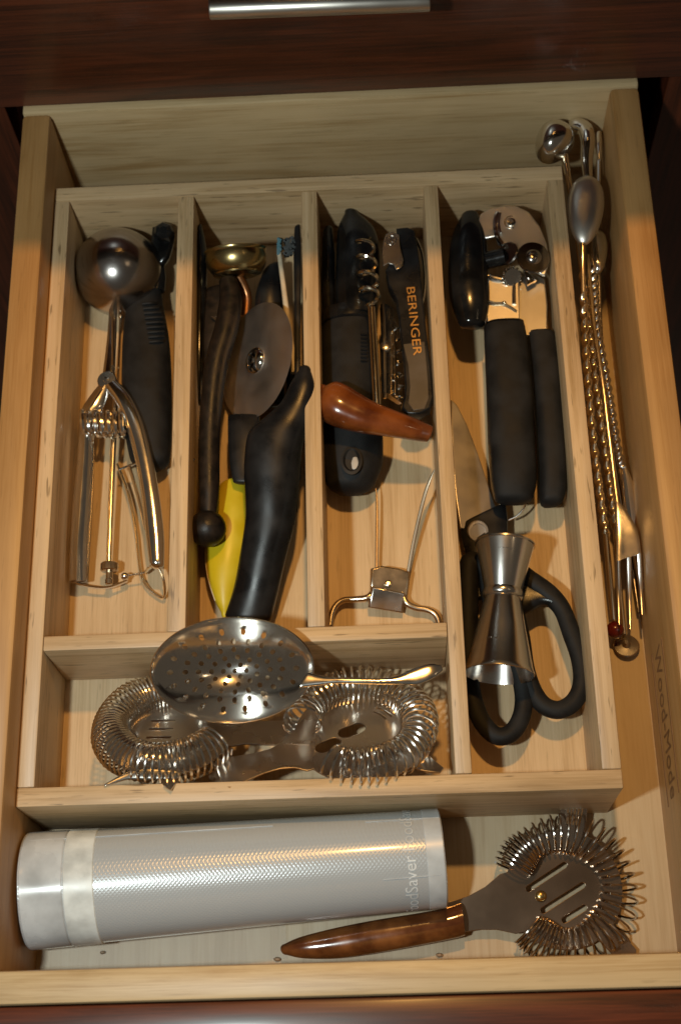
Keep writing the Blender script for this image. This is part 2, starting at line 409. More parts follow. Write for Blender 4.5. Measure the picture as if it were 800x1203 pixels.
# ------------------------------------------------------------------ compartment one: disher and black gadget
d = thing('ice_cream_scoop', 'chrome spring-handled ice cream scoop with round dome bowl, in the leftmost compartment', 'ice cream scoop', at(130, 480, Z0))
c = at(139, 319, .034); R = 51*mpp(139, 319, .03)
m = MB(); pr = [(R, -.016), (R*1.015, -.0155), (R*1.015, -.0145), (R, -.013)]
pr += [(R*math.cos(math.radians(a)), R*math.sin(math.radians(a))) for a in range(0, 90, 5)]+[(.0002, R)]
ri = R-.001; pr += [(.0002, ri)]+[(ri*math.cos(math.radians(a)), ri*math.sin(math.radians(a))) for a in range(85, -1, -5)]+[(ri, -.016)]
m.lathe(pr, c, (0.06, -.46, .86), 56); m.build('bowl', M_ball, d)
m = MB(); m.loft(L([(129, 362, 138, 362, .032, .002), (126, 400, 137, 400, .034, .0022), (121, 440, 135, 440, .036, .0025), (117, 452, 136, 452, .036, .0025)]), ex=3, cap=.001); m.build('stem', M_chrome2, d)
m = MB(); m.tube(T([(133, 358, .036), (133, 430, .039)]), .0010, 8); m.build('stem_ridge', M_goldsteel, d)
m = MB(); m.tube(T([(142, 373, .026), (139, 432, .03)]), .0009, 8); m.sphere(at(142, 372, .026), .0017); m.build('scraper_pin', M_goldsteel, d)
m = MB(); m.lathe([(.0063, -.003), (.0066, 0), (.006, .0012), (.0022, .0014), (.002, .0022), (.0001, .0024)], at(126, 447, .038), (0, -.15, 1), 24); m.build('pivot', M_chrome2, d)
lh = MB(); lh.loft(L([(118, 450, 133, 455, .036, .0028), (104, 468, 122, 478, .036, .003), (95, 484, 112, 492, .035, .0034), (93, 503, 111, 504, .034, .0045), (90, 540, 111, 540, .031, .0052), (85, 590, 109, 590, .028, .0056), (81, 640, 106, 640, .025, .0056), (80, 683, 104, 683, .022, .0046)]), ex=1.35, cap0=.002); lh.build('handle', M_arm, d, angle=24)
rh = MB(); rh.loft(L([(124, 455, 138, 448, .038, .003), (137, 475, 154, 465, .038, .0044), (149, 504, 169, 495, .037, .0050), (159, 541, 180, 537, .035, .0056), (167, 586, 188, 585, .033, .0058), (172, 632, 193, 630, .031, .0056), (176, 662, 193, 662, .030, .005)]), ex=2.6, cap1=.004); rh.build('handle', M_arm, d)
m = MB(); p0, p1 = at(97, 497, .036), at(150, 499, .036); ax = (p1-p0); cs = []
rc = 15*mpp(120, 498, .036)
for k in range(7*18+1):
    t = k/(7*18); a = 2*PI*7*t; cs.append(p0+ax*t+Vector((0, math.cos(a)*rc, math.sin(a)*rc*.8)))
m.tube(cs, .00165, 8); m.build('spring', M_wire, d)
m = MB(); m.tube(T([(136, 468, .030), (132, 560, .026), (128, 668, .022)]), .0019, 12); rr = m.build('rack_rod', M_goldsteel, d)
m = MB(); g = at(129, 669, .022); axd = (at(128, 688, .0215)-at(129, 660, .0222)).normalized()
gp = []
for k in range(48):
    pass
m.lathe([(.0050, -.0045), (.0058, -.0038), (.0058, .0008), (.005, .0014), (.0022, .0016), (.0022, .0065), (.0026, .007), (.0024, .010), (.0015, .0106)], g, axd, 12); m.build('rack_nut', M_nickel, d, angle=20)
m = MB(); m.tube(T([(84, 683, .018), (105, 689, .017), (128, 690, .017), (150, 682, .017)]), .0009, 8, 6, flat=2); m.build('foot_plate', M_chrome2, d)
m = MB(); m.sphere(at(147, 677, .020), .0026)
for k in range(7): m.sphere(at(151+k*3, 676-k*.5, .020), .0009, 8, 6)
m.build('bead_chain', M_chrome2, d)
m = MB(); m.tube(T([(138, 545, .016), (152, 583, .016), (160, 625, .014), (165, 668, .013), (172, 688, .012), (184, 699, .012), (193, 701, .014), (193, 684, .022), (187, 668, .026), (178, 665, .026), (171, 672, .018)]), .0010, 8, 6); m.build('thumb_spring', M_goldsteel, d)
m = MB(); m.tube(T([(140, 552, .026), (152, 547, .028), (170, 541, .033)]), .0007, 6, 4); m.tube(T([(152, 548, .027), (163, 585, .024), (172, 622, .020)]), .0012, 8, 4); m.build('scraper_link', M_chrome2, d)

g = thing('kitchen_gadget', 'black rubber-grip gadget with ribbed thumb rest, lying beneath the chrome scoop', 'kitchen gadget', at(175, 450, Z0))
m = MB(); m.loft(L([(160, 338, 190, 338, .028, .007), (150, 362, 192, 358, .027, .010), (145, 400, 199, 398, .026, .0125), (144, 450, 202, 450, .025, .0135), (146, 500, 202, 500, .024, .013), (152, 535, 200, 535, .023, .011)]), ex=2.4, cap1=.012, cap0=.006, n=28); gr = m.build('grip', M_rubber, g)
m = MB()
for k in range(9):
    u = 170+k*1.0; v = 357+k*5.6; w = 13+6*math.sin(PI*(k+.6)/9)
    q0, q1, q2 = at(u-2, v, .0395), at(u+w*.55, v-1, .0395), at(u+w, v-1, .036)
    m.tube([q0, q1, q2], .0010, 6, 3)
m.build('grip_fin', M_rubber, gr)
m = MB(); m.loft(L([(166, 305, 190, 300, .030, .004), (172, 325, 195, 322, .030, .0045), (168, 342, 194, 342, .029, .005)]), ex=2.5); m.loft(L([(180, 268, 206, 277, .040, .003), (178, 290, 200, 300, .036, .004), (172, 308, 194, 312, .032, .0045)]), ex=4, cap0=.002); m.build('head', M_black, g)
m = MB(); m.lathe([(.0035, -.006), (.0072, -.0045), (.0078, 0), (.006, .004), (.003, .0055)], at(193, 273, .046), (.1, -.3, 1), 7); m.build('cap', M_black, g, angle=10)

# ------------------------------------------------------------------ compartment two
t2 = thing('bar_tool', 'black cast iron tool with a brass cup head and round ball end', 'bar tool', at(255, 460, Z0))
m = MB(); m.tube(T([(268, 330, .052), (271, 350, .053), (266, 385, .053), (255, 425, .052), (249, 470, .050), (246, 520, .047), (246, 570, .045), (246, 590, .044), (245, 605, .043)]), [.0062, .0074, .0080, .0078, .0072, .0070, .0068, .0060, .0056], 18, 6); m.sphere(at(244, 621, .042), 22*mpp(244, 621, .042), 28, 18); m.build('handle', M_iron, t2)
m = MB(); m.loft(L([(238, 345, 286, 338, .040, .006), (236, 375, 280, 372, .040, .007), (238, 420, 262, 420, .038, .006), (236, 462, 252, 462, .032, .004)]), ex=2.6, cap=.004); m.build('jaw', M_iron, t2)
m = MB(); m.loft(L([(248, 372, 262, 384, .049, .0006), (258, 371, 266, 380, .0495, .0006), (264, 372, 268, 377, .0495, .0006)]), ex=6, sub=2); m.build('blade_reflection', M_steel, t2)  # thin plate added to imitate a blade's reflection on the iron
cb = at(278, 309, .052); axb = Vector((-.05, .86, .34)); k = mpp(278, 300, .05)
m = MB(); m.lathe([(8*k, -17*k), (22*k, -16*k), (30*k, -11*k), (34.5*k, -3*k), (36*k, 5*k), (35*k, 11*k), (36.5*k, 13*k), (36.5*k, 15*k), (34.5*k, 16*k), (32.5*k, 14*k), (32.5*k, 3*k), (22*k, -9*k), (.01*k, -11*k)], cb, axb, 44); m.build('cup', M_brass, t2)
m = MB(); m.lathe([(26*k, -15*k), (28.5*k, -13.5*k), (29*k, -12*k)], cb, axb, 40); m.build('cup_ring', M_brass, t2)
m = MB(); m.tube([cb-axb*(14*k), at(290, 345, .040), at(289, 372, .034)], .0033, 16, 4); m.build('stem', M_copper, t2)

pz = thing('pizza_cutter', 'pizza cutter with round steel wheel and curved black handle, in the second compartment', 'pizza cutter', at(305, 560, Z0))
pc = at(301, 424, .044); view = (CAM-pc).normalized()
maj = (at(317, 364, .044)-at(284, 486, .044)); rw = maj.length/2; maj.normalize()
sd = maj.cross(view).normalized()
if sd.x > 0: sd = -sd
nrm = view*math.cos(math.radians(57))+sd*math.sin(math.radians(57))
m = MB(); m.lathe([(.0001, -.0005), (rw*.93, -.0005), (rw, -.00005), (rw, .00005), (rw*.93, .0005), (rw*.6, .0006), (.0001, .0006)], pc, nrm, 72); wh = m.build('wheel', M_wheel, pz)
m = MB(); m.lathe([(.0098, .0004), (.0096, .0014), (.0085, .0028), (.0062, .0040), (.0050, .0042), (.0046, .0034), (.0030, .0034), (.0024, .0046), (.0001, .005)], pc, nrm, 30); m.build('hub', M_chrome, wh)
m = MB(); m.loft(L([(351, 435, 366, 437, .070, .004), (342, 450, 371, 456, .069, .0060), (331, 472, 367, 480, .066, .0075), (314, 489, 361, 502, .063, .0095), (293, 508, 356, 522, .059, .0115), (287, 545, 353, 548, .054, .0125), (288, 582, 350, 586, .048, .013), (288, 612, 346, 616, .043, .013), (282, 652, 337, 652, .037, .0128), (275, 690, 328, 692, .031, .0122), (265, 722, 319, 728, .026, .0115)]), ex=2.2, cap0=.004, cap1=.006, n=30); m.build('handle', M_satin, pz)
m = MB(); m.loft(L([(268, 490, 305, 490, .038, .003), (268, 515, 305, 515, .038, .004), (270, 545, 305, 540, .037, .004), (274, 566, 305, 566, .036, .003)]), ex=3, cap=.002); m.build('wheel_fork', M_satin, pz)

ye = thing('yellow_utensil', 'yellow oval plastic utensil half hidden under the black pizza cutter handle', 'utensil', at(265, 650, Z0))
m = MB(); m.loft(L([(258, 572, 290, 566, .022, .006), (250, 605, 293, 600, .022, .0085), (241, 645, 294, 640, .021, .0095), (243, 675, 286, 672, .020, .009), (252, 704, 275, 706, .019, .006), (260, 720, 268, 722, .018, .003)]), cap=.004, n=28); m.build('body', M_yellow, ye)
m = MB(); m.tube(T([(262, 572, .026), (252, 604, .026), (242.5, 645, .0245), (244, 676, .023), (253, 706, .021)]), .0004, 6, 6); m.build('seam', M_ivory, ye)

tb = thing('brush', 'slim ivory-handled brush with teal and grey bristles, beside the pizza wheel', 'brush', at(335, 370, Z0))
m = MB(); m.tube(T([(328, 296, .054), (333, 335, .054), (338, 375, .053), (346, 438, .050)]), [.0017, .0018, .0021, .0024], 10, 6); m.build('handle', M_ivory, tb)
m = MB()
for k in range(26):
    m.tube(T([(330+random.uniform(-2, 2), 299-k*.7, .048), (328+random.uniform(-1.5, 1.5), 298-k*.7, .056)]), .0011, 5)
m.build('teal_bristles', M_teal, tb)
m = MB()
for k in range(80):
    u = 334+random.uniform(0, 10); v = 302-random.uniform(0, 22)
    m.tube(T([(u, v, .052), (u+random.uniform(-1, 3), v-2, .0605)]), .0008, 5)
m.build('grey_bristles', M_bristle, tb)
st = thing('flat_spatula', 'long thin black blade standing on edge against the second divider', 'spatula', at(349, 360, Z0))
m = MB(); m.loft(L([(346, 270, 353, 267, .058, .002), (345, 300, 354, 300, .058, .002), (346, 380, 353, 380, .056, .002), (346, 450, 353, 450, .054, .002), (347, 560, 354, 560, .04, .002)]), ex=4, cap=.003); m.build('blade', M_satin, st)
m = MB(); m.tube(T([(351, 520, .046), (351, 560, .040)]), .0016, 10); m.build('rivet_bar', M_steel, st)
ph = thing('peeler', 'black handled peeler wedged against the first divider, left of the iron tool', 'peeler', at(235, 380, Z0))
m = MB(); m.loft(L([(231, 275, 238, 268, .050, .004), (230, 300, 243, 296, .048, .006), (229, 360, 243, 360, .044, .007), (229, 420, 242, 420, .038, .007), (230, 468, 240, 468, .032, .005)]), cap=.005); m.build('handle', M_black, ph)
m = MB(); m.tube(T([(226, 515, .05), (226, 540, .049)]), .0009, 8); m.sphere(at(227, 540, .05), .0012); m.build('steel_pin', M_goldsteel, ph)
dk = thing('tongs', 'dark plastic jaw poking out between the brass cup and the brush', 'tongs', at(318, 340, Z0))
m = MB(); m.loft(L([(308, 322, 330, 312, .036, .004), (300, 350, 332, 345, .034, .006), (300, 400, 334, 400, .028, .006), (305, 470, 335, 470, .022, .006)]), cap=.005); m.build('jaw', M_satin, dk)
m = MB(); m.loft(L([(336, 430, 348, 430, .030, .004), (338, 500, 352, 500, .028, .005), (336, 600, 350, 600, .024, .005)]), cap=.004); m.build('arm', M_black, dk)

# ------------------------------------------------------------------ compartment three
wp = thing('wine_opener', 'thick black rubber-grip wine opener with two glossy prongs and a hanging hole', 'wine opener', at(410, 450, Z0))
m = MB(); m.loft(L([(405, 251, 421, 251, .046, .004), (397, 270, 440, 270, .045, .008), (395, 300, 446, 300, .044, .011), (394, 340, 445, 340, .042, .012), (395, 372, 442, 372, .040, .012)]), ex=2.2, cap0=.004, n=28); m.build('prong', M_black, wp)
m = MB(); m.loft(L([(379, 276, 391, 270, .040, .006), (378, 300, 394, 300, .040, .008), (378, 340, 394, 340, .038, .009), (380, 372, 395, 372, .036, .009)]), cap=.004); m.build('prong', M_black, wp)
m = MB(); m.loft(L([(379, 370, 440, 366, .036, .015), (378, 378, 441, 374, .036, .0158), (378, 384, 441, 380, .036, .0155)]), ex=2.3, n=32, sub=4, cap=.002); m.build('collar', M_black, wp)
m = MB(); m.loft(L([(378, 383, 442, 380, .034, .0155), (377, 420, 444, 420, .033, .0165), (376, 470, 447, 470, .031, .017), (377, 520, 450, 520, .029, .0165), (378, 545, 449, 545, .028, .015), (382, 562, 443, 562, .027, .0125)]), ex=2.2, cap1=.012, n=36); wg = m.build('grip', M_rubber, wp)
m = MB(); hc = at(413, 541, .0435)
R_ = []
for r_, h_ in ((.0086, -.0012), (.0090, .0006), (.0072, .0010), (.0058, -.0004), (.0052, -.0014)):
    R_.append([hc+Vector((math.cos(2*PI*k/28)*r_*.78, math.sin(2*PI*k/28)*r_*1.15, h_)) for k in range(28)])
m.rings(R_); m.build('hanging_hole', M_shadow, wg)  # closed dish without an opening, the hole's shade is in its colour
m = MB(); m.loft([(hc+Vector((.0002, -.0055, -.0006)), hc+Vector((.0040, -.0055, -.0006)), .0005), (hc+Vector((-.0002, -.0015, -.0006)), hc+Vector((.0044, -.0012, -.0006)), .0005), (hc+Vector((.0008, .002, -.0006)), hc+Vector((.0038, .002, -.0006)), .0005)], cap=.0008); m.build('hole_glint', M_glint, wg)  # glint in the hole, modelled as a pale chip
m = MB()
for k in range(8): m.tube(T([(424, 393+k*4.4, .0490), (431, 393+k*4.4, .0475)]), .0007, 6)
m.build('grip_fin', M_satin, wg)

ck = thing('corkscrew', 'corkscrew with amber-brown wooden cross handle lying across the black wine opener', 'corkscrew', at(440, 420, .05))
zc = .060
A0, A1 = at(443, 478, zc), at(436.5, 362, zc); B1 = at(427, 276, zc)
m = MB(); m.tube([A0, A0.lerp(A1, .5), A1], [.0029, .0029, .0027], 14); pts = []
ax = (B1-A1); n_t = 4.6; sdv = ax.cross(Vector((0, 0, 1))).normalized(); upv = sdv.cross(ax).normalized()
for k in range(int(n_t*20)+1):
    t = k/(n_t*20); a = 2*PI*n_t*t+PI*.6; r = 10.5*mpp(428, 320, zc)*min(1, t*5+.15)
    pts.append(A1+ax*t+sdv*(math.cos(a)*r)+upv*(math.sin(a)*r))
m.tube(pts, [.0015*min(1, (len(pts)-i)/26+.12) for i in range(len(pts))], 8); m.build('worm', M_goldsteel, ck)
m = MB(); m.loft(L([(374, 472, 384, 454, .062, .006), (375, 488, 396, 450, .062, .0105), (386, 497, 409, 455, .062, .0115), (402, 503, 424, 464, .0615, .0105), (425, 508, 442, 474, .061, .0088), (460, 513, 472, 486, .0585, .0070), (485, 517, 492, 494, .0555, .0060), (501, 519, 507, 501, .053, .0050)]), cap0=.005, cap1=.0015, n=28); m.build('handle', M_amber, ck)

wk = thing('waiters_corkscrew', 'slim black folding corkscrew with gold BERINGER lettering and steel bottle lever', 'corkscrew', at(480, 390, Z0))
def px_plate(pts, z, thick, tilt=(0, 0)):
    P = [at(u, v, z) for u, v in pts]; c = sum(P, Vector())/len(P)
    R_ = Euler((tilt[0], tilt[1], 0)).to_matrix().to_4x4()
    sx_, sy_ = 1/math.cos(tilt[1]), 1/math.cos(tilt[0])
    return plate([[((p.x-c.x)*sx_, (p.y-c.y)*sy_) for p in P]], thick, Matrix.Translation(c) @ R_, bevel=min(.0012, thick*.3))
body = [(468, 274), (478, 273), (485, 276), (488, 292), (491, 316), (495, 360), (500, 405), (505, 446), (507, 470), (503, 482), (492, 488), (480, 488), (474, 482), (477, 470), (478, 457), (476, 430), (473, 403), (470, 372), (467, 355), (458, 338), (455, 322), (460, 313), (468, 312), (474, 318), (476, 314), (473, 300)]
bo = link_mesh('body', px_plate(body, .046, .010), M_satin, wk)
inl = [(474, 405), (498, 402), (502, 446), (503, 468), (498, 480), (486, 482), (480, 474), (482, 455), (480, 430)]
link_mesh('inlay', px_plate(inl, .0508, .0009), M_panel, bo)
lev = [(451, 284), (454, 276), (461, 273), (468, 277), (469, 290), (473, 306), (471, 314), (466, 317), (463, 311), (456, 309), (451, 312), (449, 300)]
link_mesh('lever', px_plate(lev, .0535, .0014), M_steel, wk)
m = MB(); ec = at(459.5, 282, .0543); m.tube([ec+Vector((math.cos(a)*.0036, math.sin(a)*.0036, 0)) for a in [2*PI*k/24 for k in range(24)]], .0003, 6, closed=True)
m.tube([ec+Vector((x*.001, y*.001, 0)) for x, y in ((-.4, -2.2), (-1.4, -.4), (-.4, 1), (.3, 2.2), (1.3, 0), (.8, -1.4), (-.1, -.6), (.2, .8))], .00028, 6, 4); m.build('emblem', M_dullsteel, wk)
pa, pb = at(481.5, 337, .0512), at(490, 417, .0512)
dx = (pb-pa); tm = text_mesh('BERINGER', 1, Matrix.Identity(4), 0.0)
w_ = max(v.co.x for v in tm.vertices)-min(v.co.x for v in tm.vertices); h_ = max(v.co.y for v in tm.vertices)-min(v.co.y for v in tm.vertices)
tm.transform(Matrix.Diagonal((dx.length/w_, 10*mpp(485, 377, .05)/h_, 1, 1)))
tm.transform(frame((pa+pb)/2+Vector((0, 0, .0003)), dx, (0, 0, 1))); link_mesh('lettering', tm, M_gold, bo, None)
m = MB(); dz = Vector((0, 0, .006)); m.loft([(a+dz, b-dz, h) for a, b, h in L([(448, 362, 470, 364, .038, .002), (449, 400, 474, 402, .038, .002), (450, 466, 470, 470, .036, .002)])], ex=5, sub=2); fr = m.build('side_frame', M_steel, wk)
for a_, b2 in (((448, 362), (452, 468)), ((463, 390), (466, 466))):
    m = MB(); m.tube(T([(a_[0], a_[1], .042), (b2[0], b2[1], .040)]), .0011, 8); m.build('frame_edge', M_goldsteel, fr)
m = MB(); m.lathe([(.0035, -.002), (.0035, .002), (.0022, .0026), (.0001, .0026)], at(453, 408, .043), (0, 0, 1), 18); m.build('pivot', M_steel, wk)
m = MB(); pts = []; pA, pB = at(465, 385, .040), at(471, 468, .037)
for k in range(101):
    t = k/100; a = 2*PI*6*t; pts.append(pA.lerp(pB, t)+Vector((math.cos(a)*.0024, 0, math.sin(a)*.0024)))
m.tube(pts, .0009, 7); m.build('worm', M_chrome2, wk)
m = MB(); m.tube(T([(489, 282, .042), (496, 300, .042), (499, 330, .042), (497, 352, .042), (493, 362, .042)]), .0012, 8, 5, flat=2.2); m.build('foil_cutter', M_chrome2, wk)

ah = thing('cork_puller', 'two-pronged steel cork puller with a curved wire handle', 'cork puller', at(455, 690, Z0))
m = MB()
B0 = [(437, 670), (456, 666), (477, 671), (479, 676), (477, 695), (437, 692)]
link_mesh('cap', px_plate([(437, 672), (447, 669), (467, 671), (478, 674), (476, 697), (437, 693)], .017, .009, (.22, .12)), M_nickel, ah)
link_mesh('name_plate', px_plate([(438, 693.5), (472, 698), (471, 715), (435, 711)], .0155, .008, (.45, .1)), M_steel, ah)
m = MB(); m.lathe([(.0021, -.001), (.0021, .0004), (.0013, .0007), (.0011, .0002), (.0001, .0002)], at(456, 685, .0220), (0, 0, 1), 14); m.build('screw', M_goldsteel, ah)
m = MB(); m.tube(T([(440, 694, .016), (432, 702, .016), (418, 704, .015), (404, 705, .0145), (395, 711, .014), (390, 721, .0135), (388, 735, .013)]), [.0024, .0023, .0021, .0020, .0020, .0020, .0018], 12, 6); m.build('handle_arm', M_nickel, ah)
m = MB(); m.tube(T([(472, 696, .016), (477, 708, .016), (488, 714, .015), (500, 716, .0145), (509, 720, .014), (514, 727, .0135), (516, 738, .013)]), [.0024, .0023, .0021, .0020, .0020, .0020, .0018], 12, 6); m.build('handle_arm', M_nickel, ah)
m = MB(); m.loft(L([(440.5, 672, 444, 672, .016, .0006), (441, 630, 444.5, 630, .018, .0006), (441.5, 590, 444, 590, .019, .0005), (440.5, 571, 441.5, 571, .020, .0004)]), ex=4); m.build('prong', M_prong, ah)
m = MB(); m.loft(L([(477, 674, 481, 675, .016, .0006), (483, 640, 487, 641, .021, .0006), (490, 608, 494, 609, .026, .0006), (499, 574, 502.5, 576, .032, .0005), (509.5, 551.5, 510.5, 552.5, .038, .0004)]), ex=4); m.build('prong', M_prong, ah)

# ------------------------------------------------------------------ compartment four
co = thing('can_opener', 'steel can opener with two thick black handles and a black turning knob', 'can opener', at(600, 420, Z0))
hz = .052
link_mesh('head_plate', px_plate([(563, 262), (566, 253), (575, 248), (590, 246), (606, 247), (620, 254), (632, 270), (640, 290), (643, 308), (638, 322), (628, 318), (612, 300), (598, 292), (586, 285), (583, 276), (572, 278), (565, 276)], .056, .003, (.10, -.12)), M_satinsteel, co)
link_mesh('cutter_plate', px_plate([(566, 318), (578, 326), (590, 332), (608, 330), (608, 382), (574, 382), (571, 345)], .047, .003, (.05, -.12)), M_satinsteel, co)
link_mesh('lever_plate', px_plate([(608, 320), (628, 325), (638, 330), (641, 360), (640, 396), (609, 392)], .044, .003, (.0, -.1)), M_satinsteel, co)
m = MB(); m.tube(T([(584, 250, .0585), (581, 262, .0585), (583, 276, .0585), (590, 288, .0585)]), .0016, 8, 5); m.tube(T([(587, 250, .0582), (585, 262, .0582), (587, 274, .0582)]), .0012, 8, 5); m.build('plate_rim', M_chrome, co)
m = MB(); m.lathe([(.0050, .0), (.0050, .0012), (.0042, .0012), (.0040, .0006), (.0030, .0006), (.003, .002), (.0014, .0022), (.0012, .0014), (.0001, .0014)], at(600, 262, .0575), (0, -.1, 1), 24); m.build('rivet', M_chrome2, co)
m = MB(); kk = mpp(626, 302, .06); m.lathe([(19.5*kk, -.001), (20*kk, .0005), (19*kk, .0016), (10*kk, .0018), (9*kk, .003), (5*kk, .0042), (3.2*kk, .0044), (2.5*kk, .0034), (.1*kk, .0034)], at(626, 303, .0595), (.15, -.1, 1), 36); m.build('cutting_wheel', M_dullsteel, co)
m = MB(); m.lathe([(14*kk, -.0008), (14.5*kk, .0003), (13*kk, .001), (.1*kk, .001)], at(596, 298, .0560), (-.7, -.1, .9), 32); m.build('feed_disc', M_dullsteel, co)
m = MB(); rows = []
m.lathe([(.0015, -.002)]+[(.0058, -.002), (.0058, .002), (.0015, .002)], at(601, 325, .052), (.25, -.6, .8), 12)
for k in range(14):
    a = 2*PI*k/14; q = at(601, 325, .052); F = frame(q, (1, 0, 0), (.25, -.6, .8)); m.sphere(F @ Vector((math.cos(a)*.0064, math.sin(a)*.0064, 0)), .0012, 6, 5)
m.build('feed_gear', M_chrome2, co, angle=15)
m = MB(); m.tube(T([(566, 315, .050), (572, 322, .051), (580, 326, .0515), (589, 328, .0515)]), .0014, 8, 5); m.build('guide', M_chrome2, co)
m = MB(); m.tube(T([(570, 352, .0495), (580, 356, .0495), (592, 357, .0495), (607, 366, .0495)]), .0009, 8, 5); m.sphere(at(592, 356, .0500), .0016); m.tube(T([(603.5, 332, .0495), (603.5, 358, .0495)]), .0014, 8); m.build('bottle_notch', M_goldsteel, co)
m = MB(); m.loft(L([(614, 318, 622, 322, .052, .002), (619, 336, 630, 330, .051, .002)]), ex=4, sub=3); m.build('blade', M_chrome, co)
m = MB(); m.loft(L([(568, 386, 616, 384, .047, .0095), (569, 410, 620, 408, .047, .0108), (571, 460, 625, 460, .046, .0118), (573, 520, 628, 520, .044, .0120), (576, 565, 630, 565, .042, .0115), (580, 584, 626, 584, .041, .0095)]), ex=2.8, cap1=.005, cap0=.001, n=32); h1 = m.build('handle', M_rubber, co)
m = MB(); m.loft(L([(571, 380, 615, 378, .048, .0085), (571, 388, 616, 386, .047, .0092)]), ex=2.6, cap=.0015, n=28, sub=3); m.build('handle_cap', M_black, h1)
m = MB(); m.loft(L([(618, 396, 651, 395, .039, .0090), (622, 430, 656, 428, .039, .0100), (627, 480, 660, 480, .038, .0108), (631, 540, 664, 540, .036, .0110), (632, 575, 665, 573, .034, .0100), (634, 588, 662, 585, .034, .0085)]), ex=2.8, cap1=.005, cap0=.001, n=32); h2 = m.build('handle', M_rubber, co)
m = MB(); m.loft(L([(620, 391, 649, 390, .040, .0080), (619, 398, 651, 397, .039, .0086)]), ex=2.6, cap=.0012, n=28, sub=3); m.build('handle_cap', M_black, h2)
m = MB(); m.loft(L([(541, 256, 562, 254, .050, .006), (530, 280, 571, 278, .050, .010), (526, 320, 574, 320, .049, .0115), (529, 355, 575, 355, .048, .0105), (538, 380, 570, 380, .047, .007)]), ex=2.2, cap=.004, n=30); m.build('turning_knob', M_black, co)
m = MB(); m.lathe([(.006, -.006), (.006, .012)], at(572, 306, .051), (1, .1, .2), 18); m.build('knob_shaft', M_black, co)
m = MB(); m.tube(T([(597, 611, .024), (607, 606, .026), (615, 597, .029), (619, 585, .034)]), .0007, 8, 6); m.build('hanging_ring', M_chrome2, co)

sc = thing('kitchen_scissors', 'steel kitchen scissors with large black looped handles, under the small steel jigger', 'scissors', at(590, 720, Z0))
link_mesh('blade', px_plate([(529, 477), (534, 481), (546, 502), (558, 530), (569, 559), (580, 589), (588, 602), (560, 622), (542, 620), (536, 585), (531, 540)], .024, .0022, (.05, .30)), M_wheel, sc)
link_mesh('blade', px_plate([(540, 520), (552, 540), (578, 592), (590, 604), (575, 620), (548, 606)], .0165, .0020, (.05, .25)), M_wheel, sc)
m = MB(); m.loft(L([(540, 618, 594, 592, .022, .0035), (541, 632, 596, 612, .022, .0045), (546, 652, 596, 640, .023, .005), (549, 680, 600, 668, .024, .005), (552, 705, 606, 695, .024, .0045)]), ex=3, cap0=.0015); m.loft(L([(590, 700, 594, 640, .027, .004), (612, 722, 616, 668, .028, .005), (634, 712, 644, 690, .029, .005), (650, 714, 656, 702, .030, .005)]), ex=2.6, cap=.002); m.build('shank', M_satin, sc)
m = MB(); kk = mpp(561, 624, .027); m.lathe([(12.5*kk, -.001), (13*kk, .0003), (12*kk, .0012), (9*kk, .0013), (8.4*kk, .0008), (.1*kk, .0008)], at(561, 624, .0275), (.25, -.35, 1), 30); m.build('pivot_screw', M_wheel, sc)
for lp, rr_ in (([(600, 668), (622, 682), (644, 698), (660, 716), (671, 745), (681, 775), (683, 803), (674, 824), (657, 834), (639, 829), (626, 812), (617, 785), (612, 750), (604, 715), (596, 690)], .0057), ([(552, 660), (550, 700), (550, 745), (552, 790), (556, 822), (566, 848), (582, 864), (599, 862), (611, 845), (615, 822), (611, 795), (600, 765), (586, 735), (575, 700), (568, 670)], .0057)):
    m = MB(); m.tube([at(u, v, .030) for u, v in lp], [rr_*1.15]*3+[rr_]*(len(lp)-3), 14, 5, closed=True, flat=.85, up=(0, 0, 1)); m.build('handle_loop', M_rubber, sc)

jg = thing('jigger', 'brushed steel double-ended jigger lying on the scissor handles', 'jigger', at(588, 720, .03))
J0, J1 = at(593, 640, .050), at(586, 792, .050); ja = (J1-J0); jl = ja.length; kk = mpp(590, 720, .05)
def jp(pr): return [(r*kk, s*jl) for r, s in pr]
m = MB(); m.lathe(jp([(21, .375), (22, .36), (34.5, .012), (36, .008), (36, -.004), (34.6, -.006), (33.6, .006), (21, .345), (.1, .36)]), J0, ja, 56); m.build('small_cup', M_brushed, jg)
m = MB(); m.lathe(jp([(20.5, .36), (23.5, .365), (24.5, .385), (24.2, .41), (22.5, .425), (20, .43)]), J0, ja, 56); m.build('waist_ring', M_steel, jg)
m = MB(); m.lathe(jp([(21, .42), (21.5, .43), (29, .66), (39.5, .965), (41, .985), (41.2, 1.0), (40.2, 1.004), (38.6, .97), (28, .66), (20, .45), (.1, .44)]), J0, ja, 56); m.build('large_cup', M_brushed, jg)
for s_, u_, r_ in ((.10, 'a', 32.2), (.79, 'b', 34.4)):
    m = MB(); axn = ja.normalized(); q = Vector((1, 0, 0)); q = (q-axn*q.dot(axn)).normalized(); w = axn.cross(q)
    if w.z < 0: w = -w
    c0 = J0+ja*s_
    for k in range(15):
        a = math.radians(76+k*2.2) if u_ == 'a' else math.radians(88+k*2.4)
        if k % 5 == 3: continue
        p_ = c0+q*(math.cos(a)*r_*kk)+w*(math.sin(a)*r_*kk)
        m.tube([p_, p_+q*.0004], .00022, 5)
    m.build('etched_marks', M_steel, jg)

